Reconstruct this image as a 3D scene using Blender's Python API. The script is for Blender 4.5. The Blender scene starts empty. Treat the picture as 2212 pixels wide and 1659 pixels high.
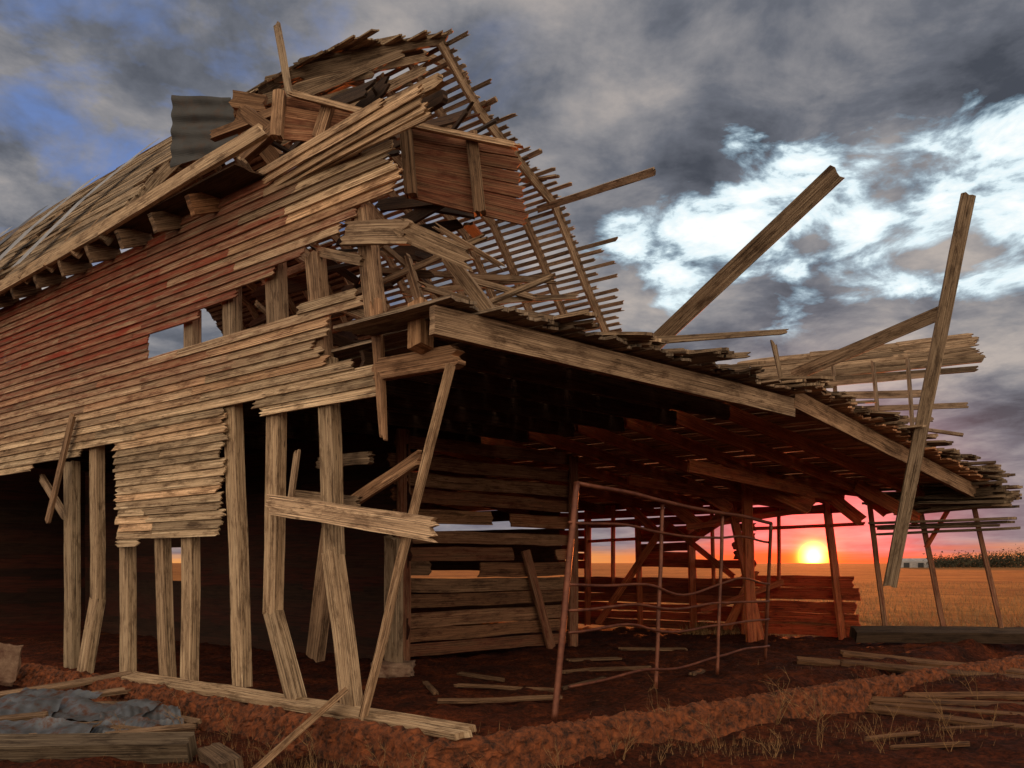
import bpy, bmesh, math, random
from mathutils import Vector, noise
random.seed(7)
R=random.random
def U(a,b): return a+(b-a)*R()
C=bpy.context.scene.collection
# ---------- barn frame: a = along the side wall, b = across the gable, z = height
def L(a,b,z): return Vector((-.37-.78*a+.741*b, 7.46+.626*a+.671*b, z))
def inv(x,y):
    r1=x+.37; r2=y-7.46; det=-.78*.671-.741*.626
    return (r1*.671-.741*r2)/det, (-.78*r2-.626*r1)/det
NW=Vector((-.626,-.78,0)); NG=Vector((.671,-.741,0)); NU=Vector((0,0,1))
NN={'w':NW,'g':NG,'u':NU,'c':Vector((0,-1,0))}
# ---------- materials
def new_mat(name):
    m=bpy.data.materials.new(name); m.use_nodes=True
    nt=m.node_tree; b=nt.nodes['Principled BSDF']
    return m,nt,b
def nd(nt,t,**k):
    n=nt.nodes.new(t)
    for a,v in k.items(): setattr(n,a,v)
    return n
def ramp(nt,fac,stops):
    r=nd(nt,'ShaderNodeValToRGB'); nt.links.new(fac,r.inputs[0])
    el=r.color_ramp.elements
    while len(el)<len(stops): el.new(.5)
    for e,(p,c) in zip(el,stops): e.position=p; e.color=(c[0],c[1],c[2],1)
    return r.outputs[0]
def mixc(nt,mode,f,a,b):
    m=nd(nt,'ShaderNodeMix',data_type='RGBA',blend_type=mode)
    for s,v in ((m.inputs[0],f),(m.inputs[6],a),(m.inputs[7],b)):
        if hasattr(v,'is_linked'): nt.links.new(v,s)
        elif isinstance(v,(int,float)): s.default_value=v
        else: s.default_value=(v[0],v[1],v[2],1)
    return m.outputs[2]
def noise_n(nt,vec,scale,detail=5,rough=.6,mp=None,dist=0):
    if mp:
        q=nd(nt,'ShaderNodeMapping'); q.inputs['Scale'].default_value=mp
        nt.links.new(vec,q.inputs[0]); vec=q.outputs[0]
    n=nd(nt,'ShaderNodeTexNoise'); n.inputs['Scale'].default_value=scale
    n.inputs['Detail'].default_value=detail; n.inputs['Roughness'].default_value=rough
    n.inputs['Distortion'].default_value=dist
    nt.links.new(vec,n.inputs['Vector']); return n.outputs['Fac']
def wood(name,dark,mid,light,red=(.2,.032,.016),sss=0):
    m,nt,b=new_mat(name)
    uv=nd(nt,'ShaderNodeUVMap').outputs[0]
    g=noise_n(nt,uv,1,7,.8,(.7,85,1),.0)
    col=ramp(nt,g,[(.35,dark),(.5,mid),(.63,light)])
    st=noise_n(nt,uv,1,6,.75,(2.2,9,1),.2)
    col=mixc(nt,'MULTIPLY',.9,col,ramp(nt,st,[(.37,(.3,.25,.22)),(.52,(1,1,1))]))
    ck=noise_n(nt,uv,1,3,.5,(.7,120,1),0)
    crack=ramp(nt,ck,[(.35,(.06,.05,.04)),(.4,(1,1,1))])
    col=mixc(nt,'MULTIPLY',.9,col,crack)
    vo=nd(nt,'ShaderNodeTexVoronoi'); mq=nd(nt,'ShaderNodeMapping'); mq.inputs['Scale'].default_value=(2.6,16,1)
    nt.links.new(uv,mq.inputs[0]); nt.links.new(mq.outputs[0],vo.inputs['Vector']); vo.inputs['Scale'].default_value=1
    col=mixc(nt,'MULTIPLY',.8,col,ramp(nt,vo.outputs['Distance'],[(.07,(.12,.08,.06)),(.13,(1,1,1))]))
    at=nd(nt,'ShaderNodeAttribute',attribute_name='tint')
    sp=nd(nt,'ShaderNodeSeparateColor'); nt.links.new(at.outputs['Color'],sp.inputs[0])
    cb=nd(nt,'ShaderNodeCombineColor')
    for i in range(3): nt.links.new(sp.outputs[0],cb.inputs[i])
    col=mixc(nt,'MULTIPLY',1,col,cb.outputs[0])
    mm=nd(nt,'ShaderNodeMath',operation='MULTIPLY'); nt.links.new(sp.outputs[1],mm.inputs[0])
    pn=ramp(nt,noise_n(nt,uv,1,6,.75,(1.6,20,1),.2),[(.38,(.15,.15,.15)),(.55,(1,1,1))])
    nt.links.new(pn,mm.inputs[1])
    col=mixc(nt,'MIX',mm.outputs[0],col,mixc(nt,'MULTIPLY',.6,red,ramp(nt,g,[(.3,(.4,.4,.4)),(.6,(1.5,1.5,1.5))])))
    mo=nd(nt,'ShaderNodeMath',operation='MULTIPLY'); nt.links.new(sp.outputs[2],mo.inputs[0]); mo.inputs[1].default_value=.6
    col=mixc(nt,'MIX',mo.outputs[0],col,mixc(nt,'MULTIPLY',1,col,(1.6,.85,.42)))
    nt.links.new(col,b.inputs['Base Color']); b.inputs['Roughness'].default_value=.82
    b.inputs['Specular IOR Level'].default_value=.3
    if sss:
        b.inputs['Subsurface Weight'].default_value=sss
        b.inputs['Subsurface Radius'].default_value=(1,.2,.05); b.inputs['Subsurface Scale'].default_value=.1
    bp=nd(nt,'ShaderNodeBump'); bp.inputs['Strength'].default_value=.7; bp.inputs['Distance'].default_value=.01
    ad=nd(nt,'ShaderNodeMath',operation='MULTIPLY'); nt.links.new(g,ad.inputs[0]); nt.links.new(crack,ad.inputs[1])
    nt.links.new(ad.outputs[0],bp.inputs['Height']); nt.links.new(bp.outputs[0],b.inputs['Normal'])
    return m
M_SID=wood('weathered siding wood',(.09,.058,.037),(.47,.34,.215),(.86,.72,.51))
M_BEAM=wood('weathered timber',(.065,.043,.03),(.33,.24,.16),(.68,.55,.39))
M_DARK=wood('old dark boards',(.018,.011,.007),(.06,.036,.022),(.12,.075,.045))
M_SLAT=wood('roof lath wood',(.05,.038,.028),(.19,.145,.105),(.36,.28,.2))
M_GLOWB=wood('boards with painted sun glow',(.035,.012,.006),(.18,.065,.028),(.36,.17,.08),(.32,.055,.018),.4)  # sunset glow put into red base colour and subsurface of boards near the sun
def metal(name,c1,c2,rust,r0=.45,r1=.6):
    m,nt,b=new_mat(name)
    oc=nd(nt,'ShaderNodeTexCoord').outputs['Object']
    n=noise_n(nt,oc,3,7,.7)
    col=ramp(nt,n,[(.3,c1),(.65,c2)])
    f=ramp(nt,noise_n(nt,oc,5,8,.75),[(r0,(0,0,0)),(r1,(1,1,1))])
    col=mixc(nt,'MIX',f,col,rust)
    nt.links.new(col,b.inputs['Base Color']); b.inputs['Roughness'].default_value=.5; b.inputs['Metallic'].default_value=.35
    bp=nd(nt,'ShaderNodeBump'); bp.inputs['Strength'].default_value=.3; bp.inputs['Distance'].default_value=.01
    nt.links.new(n,bp.inputs['Height']); nt.links.new(bp.outputs[0],b.inputs['Normal'])
    return m
M_TIN=metal('dull galvanized tin',(.045,.052,.064),(.13,.15,.18),(.09,.038,.02),.5,.62)
M_ROOFTIN=metal('pale roofing tin',(.22,.23,.25),(.4,.42,.45),(.2,.12,.07),.58,.72)
M_TIND=metal('dark sheet iron',(.014,.016,.02),(.035,.04,.046),(.04,.022,.015),.5,.7)
M_PIPE=metal('rusty pipe',(.12,.038,.02),(.22,.075,.04),(.08,.022,.012),.4,.6)
def dirt():
    m,nt,b=new_mat('red dirt and dry grass')
    oc=nd(nt,'ShaderNodeTexCoord').outputs['Object']
    n1=noise_n(nt,oc,1.6,8,.7); n2=noise_n(nt,oc,18,6,.72)
    red=ramp(nt,n1,[(.3,(.016,.005,.003)),(.5,(.065,.015,.006)),(.7,(.15,.037,.012))])
    red=mixc(nt,'MULTIPLY',.85,red,ramp(nt,n2,[(.38,(.2,.18,.16)),(.6,(1.2,1.15,1.1))]))
    straw=mixc(nt,'MIX',ramp(nt,noise_n(nt,oc,9,7,.8),[(.61,(0,0,0)),(.69,(1,1,1))]),red,(.13,.06,.025))
    gr=ramp(nt,noise_n(nt,oc,.5,8,.8),[(.3,(.11,.042,.011)),(.52,(.26,.115,.028)),(.72,(.42,.21,.05))])
    gr=mixc(nt,'MULTIPLY',.7,gr,ramp(nt,noise_n(nt,oc,.07,4,.6),[(.4,(.5,.45,.4)),(.6,(1.1,1.1,1.1))]))
    sp=nd(nt,'ShaderNodeSeparateXYZ'); nt.links.new(oc,sp.inputs[0])
    ad=nd(nt,'ShaderNodeMath',operation='MULTIPLY_ADD'); nt.links.new(n1,ad.inputs[0]); ad.inputs[1].default_value=7; nt.links.new(sp.outputs[1],ad.inputs[2])
    mr=nd(nt,'ShaderNodeMapRange'); nt.links.new(ad.outputs[0],mr.inputs[0]); mr.inputs[1].default_value=22; mr.inputs[2].default_value=26
    col=mixc(nt,'MIX',mr.outputs[0],straw,gr)
    nt.links.new(col,b.inputs['Base Color']); b.inputs['Roughness'].default_value=.95; b.inputs['Specular IOR Level'].default_value=.15
    bp=nd(nt,'ShaderNodeBump'); bp.inputs['Strength'].default_value=.9; bp.inputs['Distance'].default_value=.05
    nt.links.new(n2,bp.inputs['Height']); nt.links.new(bp.outputs[0],b.inputs['Normal'])
    return m
M_DIRT=dirt()
def plain(name,c1,c2,sc=6,rough=.9,bs=.7):
    m,nt,b=new_mat(name); oc=nd(nt,'ShaderNodeTexCoord').outputs['Object']
    n=noise_n(nt,oc,sc,9,.75)
    nt.links.new(ramp(nt,n,[(.38,c1),(.62,c2)]),b.inputs['Base Color']); b.inputs['Roughness'].default_value=rough
    bp=nd(nt,'ShaderNodeBump'); bp.inputs['Strength'].default_value=bs; bp.inputs['Distance'].default_value=.03
    nt.links.new(n,bp.inputs['Height']); nt.links.new(bp.outputs[0],b.inputs['Normal'])
    return m
M_STRAW=plain('dry straw',(.14,.07,.03),(.32,.19,.08),20)
M_TREE=plain('dark foliage',(.02,.022,.012),(.06,.05,.025),.3)
M_CONC=plain('stained concrete',(.1,.045,.03),(.3,.21,.15),4)
M_FOUND=plain('crumbling earth footing',(.022,.007,.003),(.22,.062,.019),11,1,1)
M_SHED=plain('pale shed cladding',(.2,.2,.22),(.35,.34,.34),.5)
# ---------- mesh builder
class MB:
    def __init__(s):
        s.bm=bmesh.new(); s.uv=s.bm.loops.layers.uv.new('UVMap'); s.cl=s.bm.loops.layers.float_color.new('tint')
    def face(s,vs,uvs,t):
        try: f=s.bm.faces.new(vs)
        except ValueError: return
        for l,c in zip(f.loops,uvs): l[s.uv].uv=c; l[s.cl]=(t[0],t[1],t[2],1)
    def board(s,P,Q,w,t,n,jag=.03,wob=.004,tint=None,M=4,bow=0,taper=1,seg=None):
        d=Q-P; ln=d.length
        if ln<1e-4: return
        d=d/ln; n=Vector(n); sd=n.cross(d)
        if sd.length<1e-3: sd=Vector((1,0,0)).cross(d)
        sd.normalize(); n=d.cross(sd).normalized()
        K=seg or max(1,min(14,int(ln/.35)))
        if tint is None: tint=(U(.72,1.2),0,max(0,U(-.4,.3)))
        u0=U(0,60); v0=U(0,60)
        j0=[U(-1,.3)*jag for _ in range(M+1)]; j1=[U(-.3,1)*jag for _ in range(M+1)]
        fr=[];bk=[]
        for k in range(K+1):
            f=k/K; o=noise.noise(Vector((u0,f*ln*1.3,v0)))*wob*2
            e=noise.noise(Vector((v0,f*ln*1.1,u0)))*wob*2
            bo=bow*4*f*(1-f)
            ww=w*(1+(taper-1)*f)
            r1=[];r2=[]
            for j in range(M+1):
                x=(j/M-.5)*ww
                lo=f*ln+(j0[j] if k==0 else 0)+(j1[j] if k==K else 0)
                if j in(0,M) and 0<k<K: x+=U(-1,1)*wob*.6
                p=P+d*lo+sd*(x+o)+n*(t/2+e+bo)
                r1.append(s.bm.verts.new(p)); r2.append(s.bm.verts.new(p-n*t))
            fr.append(r1);bk.append(r2)
        for k in range(K):
            a0=u0+k/K*ln;a1=u0+(k+1)/K*ln
            for j in range(M):
                b0=v0+j/M*w;b1=v0+(j+1)/M*w
                uq=[(a0,b0),(a1,b0),(a1,b1),(a0,b1)]
                s.face([fr[k][j],fr[k+1][j],fr[k+1][j+1],fr[k][j+1]],uq,tint)
                s.face([bk[k][j+1],bk[k+1][j+1],bk[k+1][j],bk[k][j]],[uq[3],uq[2],uq[1],uq[0]],tint)
            uq=[(a0,v0+5),(a1,v0+5),(a1,v0+5+t),(a0,v0+5+t)]
            s.face([bk[k][0],bk[k+1][0],fr[k+1][0],fr[k][0]],uq,tint)
            s.face([fr[k][M],fr[k+1][M],bk[k+1][M],bk[k][M]],uq,tint)
        for k,rv in ((0,0),(K,1)):
            for j in range(M):
                uq=[(u0,v0+j*.01),(u0,v0+j*.01+.01),(u0+t,v0+j*.01+.01),(u0+t,v0+j*.01)]
                q=[fr[k][j],fr[k][j+1],bk[k][j+1],bk[k][j]]
                if rv: q=q[::-1]
                q.reverse()
                s.face(q,uq,tint)
    def tube(s,pts,r,seg=8,tint=(1,0,0),r2=None):
        rings=[]
        for i,p in enumerate(pts):
            d=(pts[min(i+1,len(pts)-1)]-pts[max(i-1,0)]).normalized()
            x=d.orthogonal().normalized(); y=d.cross(x)
            rr=r if r2 is None else r+(r2-r)*i/(len(pts)-1)
            rings.append([s.bm.verts.new(p+(x*math.cos(6.2832*k/seg)+y*math.sin(6.2832*k/seg))*rr) for k in range(seg)])
        for i in range(len(rings)-1):
            for k in range(seg):
                s.face([rings[i][k],rings[i][(k+1)%seg],rings[i+1][(k+1)%seg],rings[i+1][k]],[(0,0)]*4,tint)
        s.face(rings[0][::-1],[(0,0)]*seg,tint); s.face(rings[-1],[(0,0)]*seg,tint)
    def sheet(s,c,nu,nv,amp,waves,crump=.0,tint=(1,0,0)):
        p0,p1,p2,p3=c; n=(p1-p0).cross(p3-p0).normalized(); g=[]
        sd=U(0,50)
        for i in range(nu+1):
            row=[]
            for j in range(nv+1):
                u=i/nu;v=j/nv
                p=p0*(1-u)*(1-v)+p1*u*(1-v)+p2*u*v+p3*(1-u)*v
                p=p+n*(math.sin(u*waves*6.2832)*amp+noise.noise(Vector((u*3+sd,v*3,0)))*crump)
                row.append(s.bm.verts.new(p))
            g.append(row)
        for i in range(nu):
            for j in range(nv):
                s.face([g[i][j],g[i+1][j],g[i+1][j+1],g[i][j+1]],[(0,0)]*4,tint)
    def done(s,name,mat,parent=None,smooth=False):
        me=bpy.data.meshes.new(name); s.bm.to_mesh(me); s.bm.free()
        me.materials.append(mat)
        if smooth:
            for p in me.polygons: p.use_smooth=True
        o=bpy.data.objects.new(name,me); C.objects.link(o)
        if parent: o.parent=parent
        return o
def top(o,label,cat,group=None):
    o['label']=label; o['category']=cat
    if group: o['group']=group
    return o
def centre(o):
    me=o.data; c=Vector((0,0,0))
    for v in me.vertices: c+=v.co
    c/=len(me.vertices)
    for v in me.vertices: v.co-=c
    o.location=c
def one(name,mat,parent,P,Q,w,t,n,**k):
    m=MB(); m.board(P,Q,w,t,NN[n] if isinstance(n,str) else n,**k); return m.done(name,mat,parent)
barn=bpy.data.objects.new('barn',None); C.objects.link(barn)
top(barn,'collapsing weathered wooden barn with broken gambrel roof and sagging lean-to','barn')
# ---------- siding wall
poly=[(13.39,5.55),(10.19,5.58),(6.6,5.63),(4.21,5.67),(2.97,5.67),(1.7,5.58),(1.06,5.52),(.96,5.03),(1.52,5.0),(1.63,4.89),(2.33,4.75),(3.1,4.63),(3.82,4.5),(4.72,4.42),(5.5,4.4),(5.5,4.12),(4.21,4.12),(3.32,4.11),(2.37,4.16),(1.52,4.21),(1.5,4.06),(1.95,3.98),(2.02,3.87),(2.2,3.76),(1.99,3.58),(1.84,3.49),(1.14,3.42),(1.22,3.08),(2.97,3.10),(3.02,3.25),(3.79,3.31),(3.84,2.65),(3.92,1.85),(6.28,1.74),(6.34,3.12),(10.19,2.89),(13.39,2.79)]
def cuts(z):
    xs=[]
    for i in range(len(poly)):
        (x1,z1),(x2,z2)=poly[i],poly[(i+1)%len(poly)]
        if (z1>z)!=(z2>z): xs.append(x1+(z-z1)/(z2-z1)*(x2-x1))
    xs.sort(); return [(xs[i],xs[i+1]) for i in range(0,len(xs)-1,2)]
m=MB(); z=1.76; EX=.1
while z<5.7:
    for (a0,a1) in cuts(z):
        if a1-a0<.12: continue
        br=[a0]; p=a0+U(1.2,3.6)
        while p<a1-.7: br.append(p); p+=U(1.8,4)
        br.append(a1)
        for i in range(len(br)-1):
            s0,s1=br[i],br[i+1]
            am=(s0+s1)/2
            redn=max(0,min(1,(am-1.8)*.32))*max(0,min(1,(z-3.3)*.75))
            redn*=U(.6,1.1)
            dz=U(-.003,.003)
            m.board(L(s0+(U(-.09,.08) if i==0 and not(abs(s0-5.5)<.01) else .003),0,z+dz+U(-.004,.004)),L(s1+(U(-.04,.04) if i==len(br)-2 else 0),0,z+dz+U(-.004,.004)),EX*1.12,.018,NW+Vector((0,0,.24)),jag=.09 if i==0 and not(abs(s0-5.5)<.01) else .02,wob=.002,
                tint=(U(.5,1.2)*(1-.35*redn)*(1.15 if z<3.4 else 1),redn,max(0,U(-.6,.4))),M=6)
    z+=EX
m.done('siding_wall',M_SID,barn)
T=lambda s:[[float(v) for v in r.split()] for r in s.strip().splitlines()]
posts=T('''7.92 .12 2.95 7.92 .12 -.03 .29
7.14 .12 3.2 7.11 .12 .95 .23
7.09 .10 .97 7.07 -.10 -.22 .26
6.28 .12 1.85 6.25 .12 .01 .25
5.39 .12 1.9 5.25 .12 .04 .22
4.71 .12 1.95 4.75 .12 .0 .25
3.78 .10 3.38 3.58 .10 .07 .24
2.94 .10 3.14 3.0 .10 .95 .23
3.02 .10 .98 2.37 -.05 .05 .23
2.08 .10 3.6 1.9 .05 1.57 .23
1.91 .05 1.6 1.55 .0 .03 .23
2.42 .40 1.83 2.98 .6 .44 .22
1.47 .08 4.97 1.27 .05 3.91 .2
2.26 .10 4.71 2.13 .10 3.5 .22
4.68 .12 4.6 4.68 .12 4.0 .22
3.82 .12 4.7 3.79 .12 4.0 .24
3.0 .12 4.85 2.94 .12 4.0 .26
1.7 .10 5.77 1.59 .10 4.95 .17
3.87 2.41 1.81 4.2 2.7 .01 .27''')
for i,r in enumerate(posts):
    fs=.12 if i not in(17,) else .05
    one('post',M_SID if i<11 else M_BEAM,barn,L(*r[:3]),L(*r[3:6]),r[6]*.92,fs,'w',jag=.04,wob=.006,tint=(U(.62,.9) if i<11 else U(.55,.8),0,.3 if i in(11,12,13,17) else U(0,.15)))
brds=[('2.63 -.15 2.11 .2 -.25 1.79 .21','w',.05,1.5),('2.29 .5 2.12 .97 .3 2.51 .13','w',.05,.8),
('9.11 .2 2.8 8.13 .1 2.21 .13','w',.05,.8),('2.59 .1 2.64 2.69 .1 2.2 .08','w',.03,1.0),
('3.18 .8 2.67 1.67 .3 2.57 .13','w',.05,.5),('2.88 .3 2.24 1.88 .3 2.12 .13','w',.05,.7),
('1.55 -.05 4.74 .64 -.12 4.52 .22','w',.06,.8),('.67 -.12 4.54 .12 .09 4.21 .18','w',.06,.75),
('2.22 .1 4.76 1.42 0 4.46 .1','w',.04,.7),('.61 .23 4.63 .47 .81 4.41 .05','w',.03,.9),('.55 .29 4.35 .21 .46 3.8 .13','w',.05,.65),
('1.49 .61 4.61 1.14 .48 4.06 .1','w',.05,.6),('1.14 0 3.35 .12 -.05 3.31 .2','w',.1,.75),
('1.59 .05 4.01 .75 .11 3.64 .08','w',.04,.7),('2.4 .3 3.98 .75 .11 3.91 .07','w',.04,.7),
('1.79 .4 4.55 .64 1.7 4.48 .06','g',.03,.5),('1.48 .6 4.27 .79 1.86 4.58 .06','g',.03,.5),('.84 .32 3.97 .81 2.29 4.47 .06','g',.03,.5),
('.86 .75 4.34 .76 1.59 4.31 .06','g',.03,.6),('.47 .66 3.95 .59 1.74 4.07 .07','g',.03,.6),('4.27 .8 5.01 3.1 .8 5.04 .09','w',.04,.8),
('1.0 .4 4.2 .9 1.9 4.1 .07','g',.03,.5),('1.9 .3 4.3 .8 .9 4.75 .06','w',.03,.5),('.9 .5 3.85 .2 1.2 4.3 .05','w',.03,.6),
('1.15 .33 5.82 .36 .92 5.56 .05','w',.1,1.4),('2.64 .13 6.55 1.79 .63 6.18 .06','w',.1,1.2),
('1.21 0 3.95 1.04 -.05 2.72 .14','w',.05,.85)]
for s,n,t,br in brds:
    r=[float(v) for v in s.split()]
    tp=.45 if s.startswith('1.21 0') else 1
    one('broken_board',M_BEAM,barn,L(*r[:3]),L(*r[3:6]),r[6],t,n,jag=.1,wob=.006,tint=(br,0,.6 if '3.35 .12' in s or '3.95 1.04' in s or '2.12 .97' in s else .12),taper=tp,M=7)
one('short_block',M_SID,barn,L(.49,-.1,3.84),L(.41,-.17,3.41),.17,.16,'w',jag=.01,tint=(.7,0,.6))
one('sill_board',M_SID,barn,L(5.73,-.1,.03),L(-.05,-.12,.04),.2,.06,Vector((-.2,-.25,1)),jag=.12,wob=.01,tint=(.75,0,.1))
for s in ['3.10 0 5.79 .96 -.15 5.79','2.97 0 5.69 .4 -.2 5.69','2.77 0 5.61 .36 -.2 5.61','2.37 0 5.57 .33 -.2 5.52','1.99 0 5.56 .31 -.2 5.45']:
    r=[float(v) for v in s.split()]
    one('torn_siding_strip',M_SID,barn,L(*r[:3]),L(*r[3:6]),.105,.018,NW+Vector((0,0,.22)),jag=.1,wob=.005,tint=(U(.65,1.05),0,.2),M=6)
one('torn_siding_strip',M_SID,barn,L(1.62,.1,5.94),L(.22,-.15,5.72),.12,.06,'w',jag=.12,wob=.01,tint=(.85,0,.1))
one('torn_siding_strip',M_DARK,barn,L(1.61,.2,5.78),L(.48,.1,5.77),.14,.06,'w',jag=.1,wob=.01)
def panel(name,c,n,ribs,mat,tk=.03,pr=.12,tint=1):
    p0,p1,p2,p3=c; nn=(p1-p0).cross(p3-p0).normalized()
    if nn.y>0: nn=-nn
    m=MB()
    for i in range(n):
        v=(i+.5)/n
        A=p0.lerp(p3,v);B=p1.lerp(p2,v)
        m.board(A,B,(p0-p3).length/n*1.0,tk,nn,jag=.04,wob=.004,tint=(U(.6,1.1)*tint,.25,.6))
    o=m.done(name,mat,barn)
    for u in ribs:
        one('rib',mat,o,p0.lerp(p1,u)+nn*pr/2,p3.lerp(p2,u)+nn*pr/2,.12,pr,nn,jag=.02,tint=(1.0*tint,0,.4))
    return o
panel('fallen_roof_section',[L(2.85,.08,6.59),L(2.24,.65,6.41),L(2.36,.54,6.08),L(2.87,.06,6.12)],4,[.02,.62],M_BEAM,tint=.85)
panel('fallen_roof_section',[L(1.28,.36,5.84),L(.51,1.07,5.67),L(.44,1.14,4.85),L(1.24,.39,5.15)],6,[.04,.62],M_BEAM,tint=.42)
one('upright_stick',M_BEAM,barn,L(3.53,.49,7.8),L(3.04,.36,6.6),.085,.04,'w',jag=.02,tint=(.8,0,0))
for s in ['4.36 .46 7.2 4.12 .69 7.15 .2','4.3 .5 7.0 4.0 .8 6.45 .22','4.0 .4 6.9 3.5 .5 6.5 .16','4.5 .3 6.75 3.6 .5 6.8 .1','3.9 .3 6.3 3.2 .3 6.45 .14']:
    r=[float(v) for v in s.split()]
    one('broken_rafter_end',M_BEAM,barn,L(*r[:3]),L(*r[3:6]),r[6],.09,'w',jag=.05,tint=(.45,0,.6))
m=MB(); m.sheet([L(5.18,.14,7.42),L(5.2,.13,6.5),L(4.58,.67,6.8),L(4.67,.62,7.39)],40,6,.0,4,.03)
o=m.done('sheet_iron_panel',M_TIND,barn)
for v in o.data.vertices: v.co+=NW*(.012*math.sin(v.co.z*30))
dx=Vector((-.78,.626,0))*.24
for (a,off,mt,wd) in [(7.0,1.2,M_ROOFTIN,1.3),(8.8,1.2,M_ROOFTIN,1.8),(10.6,.9,M_TIN,2.2),(12.2,.9,M_ROOFTIN,2)]:
    m=MB()
    pr=[(1.02,7.64),(.66,7.2),(.3,6.74),(-.02,6.26),(-.36,5.74)]
    for (b1,z1),(b2,z2) in zip(pr,pr[1:]):
        f1=(1.02-b1)/1.38;f2=(1.02-b2)/1.38
        P0=L(a+off*f1,b1,z1)+NW*.1+NU*.07;P1=L(a+off*f2,b2,z2)+NW*.1+NU*.07
        m.sheet([P0,P1,P1+dx*wd,P0+dx*wd],4,6,.0,2,.008)
    m.done('metal_flashing',mt,barn)
m=MB(); m.board(L(15,-.35,5.5),L(5.83,-.35,5.79),.2,.05,NW+Vector((0,0,.2)),jag=.05,tint=(.8,0,.1)); m.board(L(5.86,-.36,5.78),L(2.41,-.42,5.9),.19,.05,NW+Vector((0,0,.2)),jag=.15,tint=(.85,0,.1)); eave=m.done('eave_board',M_SID,barn)
a=3.92
while a<14:
    one('rafter_tail',M_BEAM,barn,L(a,.05,5.72),L(a-.02,-.33,5.56),.22,.1,Vector((-.78,.626,0)),jag=.01,tint=(.5,0,1 if a<4 else .3)); a+=.82
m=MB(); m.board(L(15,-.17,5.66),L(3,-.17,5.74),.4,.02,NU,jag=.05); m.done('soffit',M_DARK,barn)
# ---------- roof
FP=[(3.54,9.2),(3.93,8.8),(4.29,8.44),(4.81,8.12),(5.36,7.79),(5.89,7.49),(6.33,6.84),(6.67,6.29),(7.27,5.46)]
NP=[(-.35,5.72),(.3,6.7),(1.0,7.6),(1.5,8.16),(2.0,8.6),(2.5,9.0),(3.54,9.2)]
def walk(P,step):
    out=[];acc=0
    for (b1,z1),(b2,z2) in zip(P,P[1:]):
        l=math.hypot(b2-b1,z2-z1); t=acc
        while t<l:
            f=t/l; out.append((b1+(b2-b1)*f,z1+(z2-z1)*f,(b2-b1)/l,(z2-z1)/l)); t+=step
        acc=t-l
    return out
gx=Vector((.741,.671,0))
m=MB()
for (b,z,tb,tz) in walk(FP,.115):
    n=Vector((gx.x*-tz,gx.y*-tz,tb))
    a=4.2-(U(.02,.12) if R()<.75 else U(.15,.45)); e=9.6+U(-.5,.5)
    if z<6.8: a-=U(.0,.4)
    zz=U(-.006,.006)
    m.board(L(a,b,z+zz),L(e,b+U(-.01,.01),z+zz+U(-.006,.006)),U(.056,.066),.018,n,jag=.06,wob=.004,tint=(U(.9,1.9),0,0),M=3)
    m.board(L(e,b,z),L(14.4,b,z),.06,.02,n,jag=.03,wob=.008,M=2,seg=5)
for s in ['4.6 5.94 7.44 1.6 4.8 6.86 .11','4.4 4.39 8.5 3.9 4.26 8.43 .08','4.4 5.31 8.0 3.8 5.1 7.9 .08','4.6 5.6 7.8 3.8 5.45 7.62 .08']:
    r=[float(v) for v in s.split()]
    m.board(L(*r[:3]),L(*r[3:6]),r[6],.03,NG,jag=.06,tint=(1.7,0,0),M=2)
roof=m.done('roof_lath',M_SLAT,barn)
a=4.22
while a<14:
    m=MB()
    for (b1,z1),(b2,z2) in zip(FP,FP[1:]):
        m.board(L(a,b1,z1-.09),L(a,b2,z2-.09),.16,.05,NG,jag=.01,wob=.002,tint=(.8,0,.1),M=2,seg=1)
    m.done('rafter',M_BEAM,roof); a+=.66
m=MB()
for (b,z,tb,tz) in walk(FP,.2):
    n=Vector((gx.x*-tz,gx.y*-tz,tb))
    m.board(L(9.6+U(-.7,.5),b,z+.03),L(14.4,b,z+.03),.215,.012,n,jag=.1,M=2)
m.done('roof_covering',M_DARK,barn)
m=MB()
for (b,z,tb,tz) in walk(NP,.105):
    n=Vector((gx.x*-tz,gx.y*-tz,tb))
    st=5.6 if b<1.5 else 5.7-(b-1.5)*.73
    if b<.5: st=5.9+U(0,.5)
    m.board(L(st+U(-.3,.2),b,z+U(-.01,.01)),L(9.3+U(-.8,.8),b+U(-.01,.01),z+U(-.01,.01)),.1,.022,n,jag=.1,wob=.006,tint=(U(.3,.75),0,0),M=3)
    m.board(L(9.5+U(-.8,.8),b,z+U(-.01,.015)),L(15,b,z),.1,.022,n,jag=.05,wob=.006,M=2,tint=(U(.3,.75),0,0))
nroof=m.done('roof_sheathing',M_SID,barn)
a=5.9
while a<15:
    m=MB()
    for (b1,z1),(b2,z2) in zip(NP,NP[1:]): m.board(L(a,b1,z1-.1),L(a,b2,z2-.1),.14,.05,NG,jag=.01,M=2,seg=1)
    m.done('rafter',M_BEAM,nroof); a+=.82
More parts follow.
